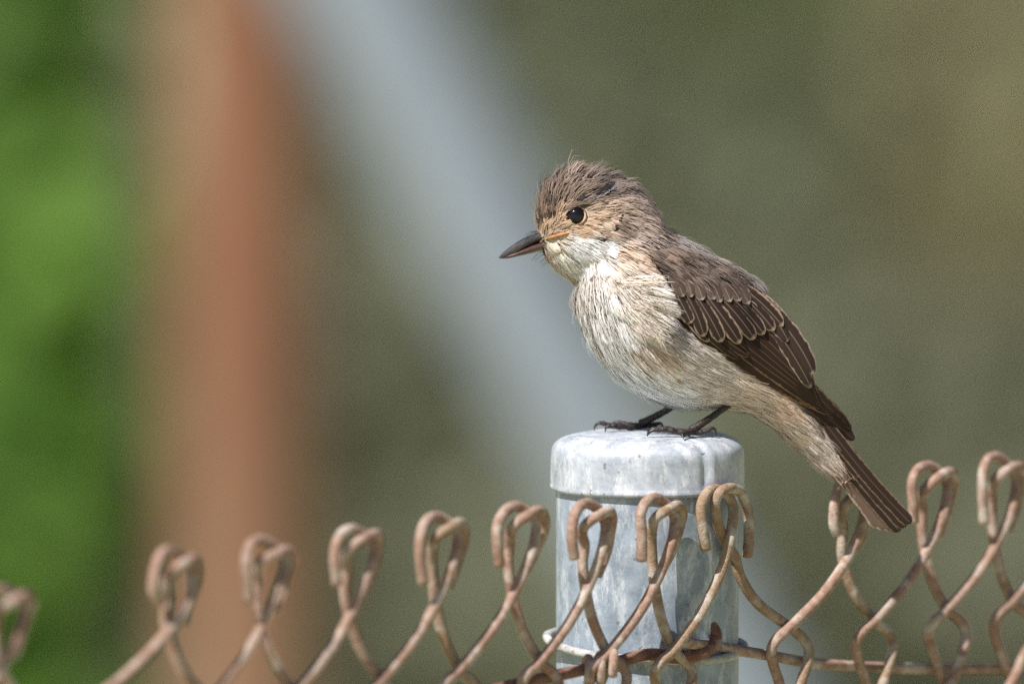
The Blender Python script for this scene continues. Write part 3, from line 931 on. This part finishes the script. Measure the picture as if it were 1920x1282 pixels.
# dark strands painting the shadow gaps between feathers, pale brow, brown streaks; poly, n, colour, direction, length, width, jitter, offset, lift
STROKES = [
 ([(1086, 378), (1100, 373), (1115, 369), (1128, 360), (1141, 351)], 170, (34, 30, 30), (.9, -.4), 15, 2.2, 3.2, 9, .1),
 ([(1097, 379), (1112, 376), (1127, 369), (1140, 360), (1150, 351)], 26, (150, 148, 146), (.9, -.45), 14, 1.4, 3.4, 8, .15),
 ([(1058, 395), (1070, 387), (1085, 383), (1110, 385), (1140, 377)], 170, (104, 88, 72), (.97, -.15), 18, 2.2, 2.6, 5, .1),
 ([(1140, 377), (1155, 370), (1168, 362)], 60, (70, 58, 50), (.9, -.4), 14, 2, 2, 5, .1),
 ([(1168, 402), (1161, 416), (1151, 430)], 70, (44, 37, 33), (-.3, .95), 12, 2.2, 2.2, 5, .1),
 ([(1116, 455), (1130, 449), (1146, 446)], 40, (62, 54, 50), (.9, -.2), 12, 2, 1.5, 5, .1),
 ([(1120, 458), (1133, 455), (1146, 452), (1140, 466)], 110, (226, 224, 222), (.7, .5), 20, 1.8, 4, 6, .2),
 ([(1138, 468), (1146, 464)], 24, (54, 46, 42), (.8, .3), 10, 2, 2, 5, .1),
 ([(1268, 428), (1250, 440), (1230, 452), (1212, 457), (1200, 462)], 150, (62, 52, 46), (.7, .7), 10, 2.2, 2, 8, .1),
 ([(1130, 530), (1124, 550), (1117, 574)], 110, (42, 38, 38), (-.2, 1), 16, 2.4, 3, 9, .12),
 ([(1120, 514), (1114, 530), (1110, 545)], 40, (122, 102, 84), (-.3, 1), 16, 2.0, 3, 8, .15),
 ([(1150, 548), (1158, 556)], 30, (80, 74, 72), (.5, .8), 14, 1.8, 4, 9, .15),
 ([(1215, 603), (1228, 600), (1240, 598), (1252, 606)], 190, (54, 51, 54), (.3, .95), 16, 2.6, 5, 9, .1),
 ([(1112, 590), (1118, 620), (1128, 650)], 60, (160, 132, 104), (.3, .95), 26, 1.8, 4, 7, .1),
 ([(1145, 590), (1156, 620), (1172, 650)], 70, (164, 136, 108), (.4, .9), 26, 1.8, 4, 8, .1),
 ([(1185, 640), (1195, 670), (1215, 692)], 90, (168, 140, 112), (.5, .85), 28, 1.8, 5, 7, .1),
 ([(1090, 560), (1096, 600)], 40, (166, 140, 116), (.2, 1), 24, 1.8, 4, 6, .1),
 ([(1255, 690), (1275, 720)], 40, (176, 148, 122), (.7, .7), 26, 1.6, 4, 6, .1),
 ([(1305, 715), (1320, 745)], 40, (178, 146, 116), (.7, .7), 26, 1.6, 4, 6, .1),
 ([(1018, 424), (1020, 404)], 36, (58, 47, 40), (.2, -1), 16, 1.8, 9, 5, .2),
 ([(1035, 395), (1045, 370), (1055, 350)], 70, (66, 54, 46), (.3, -1), 18, 1.8, 12, 7, .3),
 ([(1040, 402), (1030, 412), (1018, 420)], 50, (60, 46, 36), (.1, -1), 14, 2.0, 5, 5, .2),
 ([(1028, 474), (1050, 496), (1072, 516)], 40, (172, 142, 112), (.3, .95), 20, 1.5, 5, 6, .2),
]
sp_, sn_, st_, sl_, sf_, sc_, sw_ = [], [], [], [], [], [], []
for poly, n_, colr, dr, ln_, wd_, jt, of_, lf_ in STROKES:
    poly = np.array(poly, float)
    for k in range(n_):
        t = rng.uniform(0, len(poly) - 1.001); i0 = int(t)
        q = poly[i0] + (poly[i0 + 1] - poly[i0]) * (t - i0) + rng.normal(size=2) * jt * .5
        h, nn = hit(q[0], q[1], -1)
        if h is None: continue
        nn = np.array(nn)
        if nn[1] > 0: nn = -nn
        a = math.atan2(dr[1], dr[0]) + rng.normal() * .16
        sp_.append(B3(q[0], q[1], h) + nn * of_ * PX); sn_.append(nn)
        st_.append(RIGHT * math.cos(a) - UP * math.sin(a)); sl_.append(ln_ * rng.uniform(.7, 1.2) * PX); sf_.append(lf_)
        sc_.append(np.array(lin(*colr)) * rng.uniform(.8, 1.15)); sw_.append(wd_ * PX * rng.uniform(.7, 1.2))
strips('streaks_and_gap_shade', np.array(sp_), np.array(sn_), np.array(st_), np.array(sl_), np.array(sf_), np.clip(np.array(sc_), 0, .88), np.array(sw_))

# loose buff breast-side feathers fanning over the bend of the wing
sp_, sn_, st_, sl_, sf_, sc_, sw_, sb_ = [], [], [], [], [], [], [], []
for c_ in range(26):
    u_ = rng.random()
    q0 = np.array([1178 + 26 * rng.random() + 14 * u_, 526 + 76 * u_])
    a0 = .02 + .8 * u_ + rng.normal() * .1
    tone = rng.uniform(.86, 1.1)
    for k in range(16):
        q = q0 + rng.normal(size=2) * np.array([9, 3])
        h, nn = hit(q[0], q[1], -1)
        nn = np.array(nn)
        if nn[1] > 0: nn = -nn
        a = a0 + rng.normal() * .14
        sp_.append(B3(q[0], q[1], h) + nn * rng.uniform(9, 15) * PX); sn_.append(nn)
        st_.append(RIGHT * math.cos(a) - UP * math.sin(a)); sl_.append(rng.uniform(36, 62) * PX); sf_.append(rng.uniform(.1, .34))
        sc_.append(np.array(lin(226, 212, 196)) * tone * rng.uniform(.8, 1.12)); sw_.append(rng.uniform(1.2, 2.2) * PX); sb_.append(rng.uniform(-.25, .1))
strips('breast_side_tuft', np.array(sp_), np.array(sn_), np.array(st_), np.array(sl_), np.array(sf_), np.clip(np.array(sc_), 0, .88), np.array(sw_), np.array(sb_))

# --- wing and tail feathers
def fit_depth(side):
    xs, ds = [], []
    for x in range(1215, 1600, 12):
        for y in range(470, 830, 12):
            if inpoly(np.array([x]), np.array([y]), WING)[0] or inpoly(np.array([x]), np.array([y]), COVERT)[0]:
                h, nn = hit(x, y, side)
                if h is not None and abs(nn.y) > .35:
                    xs.append((x, y)); ds.append(abs(h))
    for q in ((1600, 822, 20), (1560, 780, 34), (1525, 705, 40), (1575, 800, 28), (1590, 800, 22), (1480, 640, 52), (1440, 580, 56)):
        for _ in range(4): xs.append(q[:2]); ds.append(q[2])
    X = (np.array(xs, float) - np.array([1400, 650])) / 200
    A = np.stack([np.ones(len(X)), X[:, 0], X[:, 1], X[:, 0] ** 2, X[:, 0] * X[:, 1], X[:, 1] ** 2], 1)
    co, *_ = np.linalg.lstsq(A, np.array(ds), rcond=None)
    return co
coef = fit_depth(-1)
def wing_depth(x, y):
    a, b = (x - 1400) / 200, (y - 650) / 200
    d = coef @ np.array([1, a, b, a * a, a * b, b * b])
    h, nn = hit(x, y, -1)
    if h is not None and abs(nn.y) > .25: d = max(d, abs(h) + 2)
    return max(d, 12)

def feather(name, base, tip, width, off, mat, parent, side=-1, bend=0, camber=4, tilt=0, point=.75, depth=None, nu=16, nv=6, asym=0.0):
    base = np.array(base, float); tip = np.array(tip, float)
    ax = tip - base; L = np.linalg.norm(ax); ax /= L
    pp = np.array([-ax[1], ax[0]])
    v, uvs = [], []
    ph = rng.uniform(0, 6)
    for i in range(nu + 1):
        s = 1 - (1 - i / nu) ** 1.7
        c = base + ax * L * s + pp * bend * 4 * s * (1 - s)
        w = width / 2 * min(1, .45 + 3 * s)
        if s > point:
            q = (s - point) / (1 - point)
            w *= math.sqrt(max(0, 1 - q ** 2.1)) * .96 + .04
        for k in range(nv + 1):
            u = -1 + 2 * k / nv
            e = c + pp * (u + asym) * w * (1 + .03 * math.sin(s * 40 + ph + u * 3) + .03 * rng.normal() * (abs(u) > .9))
            dd = (depth or wing_depth)(e[0], e[1]) + off + (0 if depth else 5) + camber * (1 - u * u) + tilt * u
            v.append(B3(e[0], e[1], side * dd)); uvs.append(((u + 1) / 2, s))
    f = [(i * (nv + 1) + k, i * (nv + 1) + k + 1, (i + 1) * (nv + 1) + k + 1, (i + 1) * (nv + 1) + k) for i in range(nu) for k in range(nv)]
    ob = mesh_np(name, v, f, mat, parent)
    uvl = ob.data.uv_layers.new(name='UVMap')
    li = np.zeros(len(ob.data.loops), np.int32); ob.data.loops.foreach_get('vertex_index', li)
    uvl.data.foreach_set('uv', np.array(uvs)[li].ravel().astype(np.float32))
    return ob

def lerp2(a, b, t): return (a[0] + (b[0] - a[0]) * t, a[1] + (b[1] - a[1]) * t)

def make_wing(side):
    root = empty('wing', (0, 0, 0))
    root.parent = bird; root.matrix_parent_inverse = Matrix.Translation(bird.location).inverted()
    F = lambda *a, **k: feather('feather', *a, parent=root, side=side, **k)
    # primaries, the lowest layer, reaching the wing tip
    tips = [(1602, 824), (1596, 806), (1590, 797), (1578, 786), (1566, 776)]
    for k, t in enumerate(tips):
        F((1360 + 10 * k, 650 - 4 * k), t, 26, 1 + .8 * k, M_pri, bend=-6, camber=2, point=.86, nu=20)
    # outer primaries along the lower edge
    for k in range(4):
        F((1262 + 8 * k, 590 + 2 * k), (1500 + 18 * k, 748 + 9 * k), 20, 1.0 + .8 * k, M_sec, bend=5 - 2 * k, camber=2, point=.9, nu=20)
    # secondaries: a stack of narrow edges
    for k in range(7):
        t = k / 6
        F(lerp2((1300, 585), (1400, 575), t), lerp2((1545, 765), (1524, 726), t), 26 - 4 * t, 4.5 + 1.0 * k, M_sec, bend=lerp2((4, 0), (-14, 0), t)[0], camber=3, point=.84, nu=18)
    # tertials
    F((1390, 545), (1521, 727), 30, 11.5, M_ter, bend=-10, camber=4, point=.78, nu=18)
    F((1395, 540), (1526, 702), 34, 13, M_ter, bend=-15, camber=4, point=.76, nu=18)
    F((1385, 535), (1478, 640), 36, 14.5, M_ter, bend=-10, camber=5, point=.72, nu=18)
    # greater coverts
    bases = [(1262, 540), (1282, 545), (1300, 548), (1320, 548), (1340, 548), (1358, 545), (1374, 540), (1388, 536)]
    tps = [(1296, 606), (1320, 631), (1354, 641), (1388, 644), (1415, 636), (1433, 627), (1452, 620), (1468, 612)]
    for k, (b, t) in enumerate(zip(bases, tps)):
        F(b, t, 27 + (1.5 if 1 < k < 6 else 0), 13 + .9 * k, M_cov, bend=-3 + rng.normal() * 1.5, camber=3, tilt=-2.2, point=.72)
    # alula / primary coverts
    F((1268, 560), (1330, 640), 20, 9, M_cov, bend=3, camber=3, point=.75)
    F((1285, 585), (1385, 672), 18, 8, M_sec, bend=3, camber=3, point=.8)
    F((1300, 590), (1405, 668), 18, 9, M_sec, bend=2, camber=3, point=.8)
    # median coverts with pale tips
    for k in range(8):
        t = k / 7
        b = lerp2((1258, 515), (1368, 512), t); e = lerp2((1284, 554), (1404, 566), t)
        F((b[0], b[1] - 6), (e[0] + rng.normal() * 3, e[1] + 6 * math.sin(t * 3.1) + rng.normal() * 4), 24 + rng.normal() * 2, 19 + .7 * k, M_med, bend=-2 + rng.normal() * 2, camber=3, tilt=-1.5, point=.55, nu=16)
    return root
make_wing(-1)
make_wing(1)

def make_tail():
    root = empty('tail', (0, 0, 0))
    root.parent = bird; root.matrix_parent_inverse = Matrix.Translation(bird.location).inverted()
    # near side layers: upper edge dark, underside pale
    tips = [(1708, 981), (1698, 988), (1687, 996), (1674, 993), (1661, 990), (1648, 986)]
    bases = [(1535, 775), (1530, 785), (1526, 797), (1534, 820), (1545, 845), (1556, 866)]
    for k, (b, t) in enumerate(zip(bases, tips)):
        m = M_tail if k < 3 else M_tailu
        for side in (-1, 1):
            feather('feather', b, t, 25 if k < 3 else 27, (9 - 2.2 * k) if k < 3 else (4 - k * .8), m, root, side=side, bend=(6 - 2.0 * k), camber=2, tilt=0, point=.93, nu=20,
                    depth=lambda x, y: 22 - 16 * min(1, max(0, (x - 1540) / 150)))
make_tail()

# --- bill
def mandible(name, st, mat, parent):
    """st rows: top x,y, bottom x,y, half width (pixels)"""
    sp = spline(st, 5)
    seg = 20
    v, f = [], []
    for tx, ty, bx_, by_, hw in sp:
        for k in range(seg):
            a = 2 * math.pi * k / seg
            ca, sa = math.cos(a), math.sin(a)
            q = ((tx + bx_) / 2 + (tx - bx_) / 2 * ca, (ty + by_) / 2 + (ty - by_) / 2 * ca)
            v.append(B3(q[0], q[1], hw * math.copysign(abs(sa) ** .85, sa)))
    n = len(sp)
    for i in range(n - 1):
        for k in range(seg):
            a, b = i * seg + k, i * seg + (k + 1) % seg
            f.append((a, b, b + seg, a + seg))
    f.append(tuple(range(seg))[::-1]); f.append(tuple(range((n - 1) * seg, n * seg)))
    return mesh_np(name, v, f, mat, parent)

beak = empty('beak', (0, 0, 0)); beak.parent = bird; beak.matrix_parent_inverse = Matrix.Translation(bird.location).inverted()
mandible('upper_mandible', [(935.0, 483, 935.5, 484.5, .8), (942, 474.5, 945, 484, 4), (958, 461.5, 965, 476, 9), (976, 449.5, 986, 465, 14), (993, 440.5, 1006, 456, 23), (1012, 435, 1028, 449, 37), (1032, 434, 1046, 443, 47)], M_bill, beak)
mandible('lower_mandible', [(939, 482.5, 940, 485, 1.0), (952, 478.5, 953, 484.5, 4.5), (972, 470.5, 974, 480, 9), (995, 460, 999, 474.5, 18), (1015, 452, 1020, 469, 31), (1034, 446, 1040, 460, 43)], M_bill_l, beak)
for side in (-1, 1):
    g = [(1012, 454), (1020, 450), (1030, 446), (1045, 442), (1058, 439), (1067, 437)]
    pts = []
    for i, (x, y) in enumerate(g):
        h, nn = hit(x + 6, y, -1)
        d = (28 + i * 5.0) if h is None or x < 1022 else max(abs(h) + 5.5, 30 + i * 5)
        pts.append(B3(x, y, side * d))
    tube('gape', spline(pts, 6), np.interp(np.linspace(0, 1, 31), [0, .3, .5, .85, 1], [.6, 1.2, 3.0, 3.4, 1.0]) * PX, M_gape, beak, 10)
for side in (-1, 1):
    tube('nostril', spline([B3(984, 452.5, side * 13.6), B3(989, 449.5, side * 15.6), B3(994, 447, side * 17.4)], 4), np.array([.5, .9, 1.2, 1.4, 1.5, 1.4, 1.2, .9, .5]) * PX, M_claw, beak, 8)
# bristles at the bill base
for side in (-1, 1):
    for k in range(9):
        x0, y0 = 1008 + 4.5 * k, 433 + 1.2 * k
        if k > 4: x0, y0 = 1016 + 6 * (k - 4), 466 + 4 * (k - 4)
        dx = -20 - 6 * rng.random(); dyy = (4 if k < 5 else 14) + 6 * rng.random()
        d0 = 14 + 2.5 * k if k < 5 else 12 + 3 * (k - 4)
        pts = [B3(x0, y0, side * d0), B3(x0 + dx * .5, y0 + dyy * .3, side * (d0 + 4)), B3(x0 + dx, y0 + dyy, side * (d0 + 5))]
        pth = spline(pts, 4)
        tube('bristle', pth, np.linspace(.55, .2, len(pth)) * PX, M_claw, beak, 5)

# --- eyes
def uv_sphere(c, rx, ry, rz, nu=32, nvv=20):
    v, f = [], []
    for i in range(nvv + 1):
        th = math.pi * i / nvv
        for k in range(nu):
            a = 2 * math.pi * k / nu
            v.append((c[0] + rx * math.sin(th) * math.cos(a), c[1] + ry * math.cos(th), c[2] + rz * math.sin(th) * math.sin(a)))
    for i in range(nvv):
        for k in range(nu):
            a, b = i * nu + k, i * nu + (k + 1) % nu
            f.append((a, b, b + nu, a + nu))
    return v, f
for side in (-1, 1):
    h, nn = hit(EYE[0], EYE[1], side)
    d = abs(h)
    c = B3(EYE[0], EYE[1], side * (d - 7))
    er = 18.8 * PX
    v, f = uv_sphere(c, er, er * .85, er * .96)
    eye = mesh_np('eye', v, f, M_eye, bird)
    # beaded eyelid ring
    ring = []
    for k in range(41):
        a = 2 * math.pi * k / 40
        x = EYE[0] + (EYE_R + 1.6) * math.cos(a) * (1.06); y = EYE[1] + (EYE_R + 1.0) * math.sin(a) * .97
        hh, _ = hit(x, y, side)
        ring.append(B3(x, y, side * (max(abs(hh), d - 2) + 2.2)))
    pth = np.array(ring)
    tube('eyelid', pth, np.array([1.25 + .5 * math.sin(k * 2.4) for k in range(41)]) * PX, M_lid, eye, 8)

# --- legs and feet
def toe(points, rad, parent, claw):
    P = spline([tuple(p) for p in points], 8)
    n = len(P)
    t = np.linspace(0, 1, n)
    r = rad * (1.0 - .18 * t) * (1 + .16 * np.sin(t * 26)) 
    tt = tube('toe', P, r, M_leg, parent, 10)
    C = spline([tuple(p) for p in claw], 8)
    tube('claw', C, np.linspace(rad * .78, rad * .10, len(C)) , M_claw, tt, 8)

def leg(knee, ankle_px, Yf, Yk, toes):
    """knee and ankle in photo pixels; toes: lists of (px, dy mm, height mm)"""
    kx, ky = knee
    root = empty('leg', (0, 0, 0)); root.parent = bird; root.matrix_parent_inverse = Matrix.Translation(bird.location).inverted()
    def G(px, dy, h):
        return np.array([float(W(px, 810, Yf)[0]), Yf + dy * MM, ZC + (h - .1) * MM])
    a = W(kx, ky, Yk); f = G(ankle_px, 0, 1.5)
    e = f + (a - f) * 1.45
    P = spline([e, a + (e - a) * .3, a, a * .5 + f * .5 + np.array([0, 0, -.0002]), f], 8)
    t = np.linspace(0, 1, len(P))
    r = np.interp(t, [0, .6, .85, 1], [7.6, 6.3, 7.0, 8.0]) * PX * (1 + .05 * np.sin(t * 60))
    tube('tarsus', P, r, M_leg, root, 12)
    for tp, cl in toes:
        toe([G(*q) for q in tp], 5.7 * PX, root, [G(*q) for q in cl])
# near leg
leg((1362, 762), 1296, -.0095, -.006, [
    ([(1300, 0, 1.0), (1276, -1.0, .9), (1252, -1.6, 1.9), (1232, -2.0, 1.7)], [(1234, -2.0, 1.8), (1222, -2.2, 1.5), (1215, -2.4, .6), (1213, -2.4, -.1)]),
    ([(1300, 0, 1.0), (1288, -3.5, 1.0), (1280, -7.0, 1.0)], [(1280, -6.6, 1.2), (1279, -8.4, 1.1), (1281, -9.6, -.1)]),
    ([(1300, 0, 1.0), (1272, 3.0, .9), (1244, 4.5, 1.6), (1228, 5.0, 1.3)], [(1230, 5.0, 1.4), (1219, 5.2, 1.1), (1213, 5.3, .0)]),
    ([(1294, 0, 1.1), (1312, .4, .9), (1330, .6, 1.3)], [(1326, .6, 1.4), (1337, .7, 1.9), (1342, .8, 1.2), (1343, .8, -.4)]),
])
leg((1270, 757), 1200, .0085, .006, [
    ([(1204, 0, 1.0), (1178, -1.0, .9), (1152, -1.6, .9), (1130, -2.0, 1.9)], [(1132, -2.0, 1.9), (1121, -2.1, 1.9), (1115, -2.2, .9), (1114, -2.2, -.2)]),
    ([(1204, 0, 1.0), (1180, -4, .9), (1156, -6.4, 1.6), (1140, -7.2, 1.6)], [(1142, -7.2, 1.6), (1136, -7.6, 1.2), (1134, -7.8, -.1)]),
    ([(1204, 0, 1.0), (1184, 3, .9), (1160, 5, 1.4)], [(1162, 5, 1.4), (1150, 5.4, 1.2), (1144, 5.6, -.3)]),
    ([(1198, 0, 1.1), (1216, .3, 1.1), (1232, .4, 1.3)], [(1228, .4, 1.4), (1239, .4, 1.6), (1245, .4, .2)]),
])
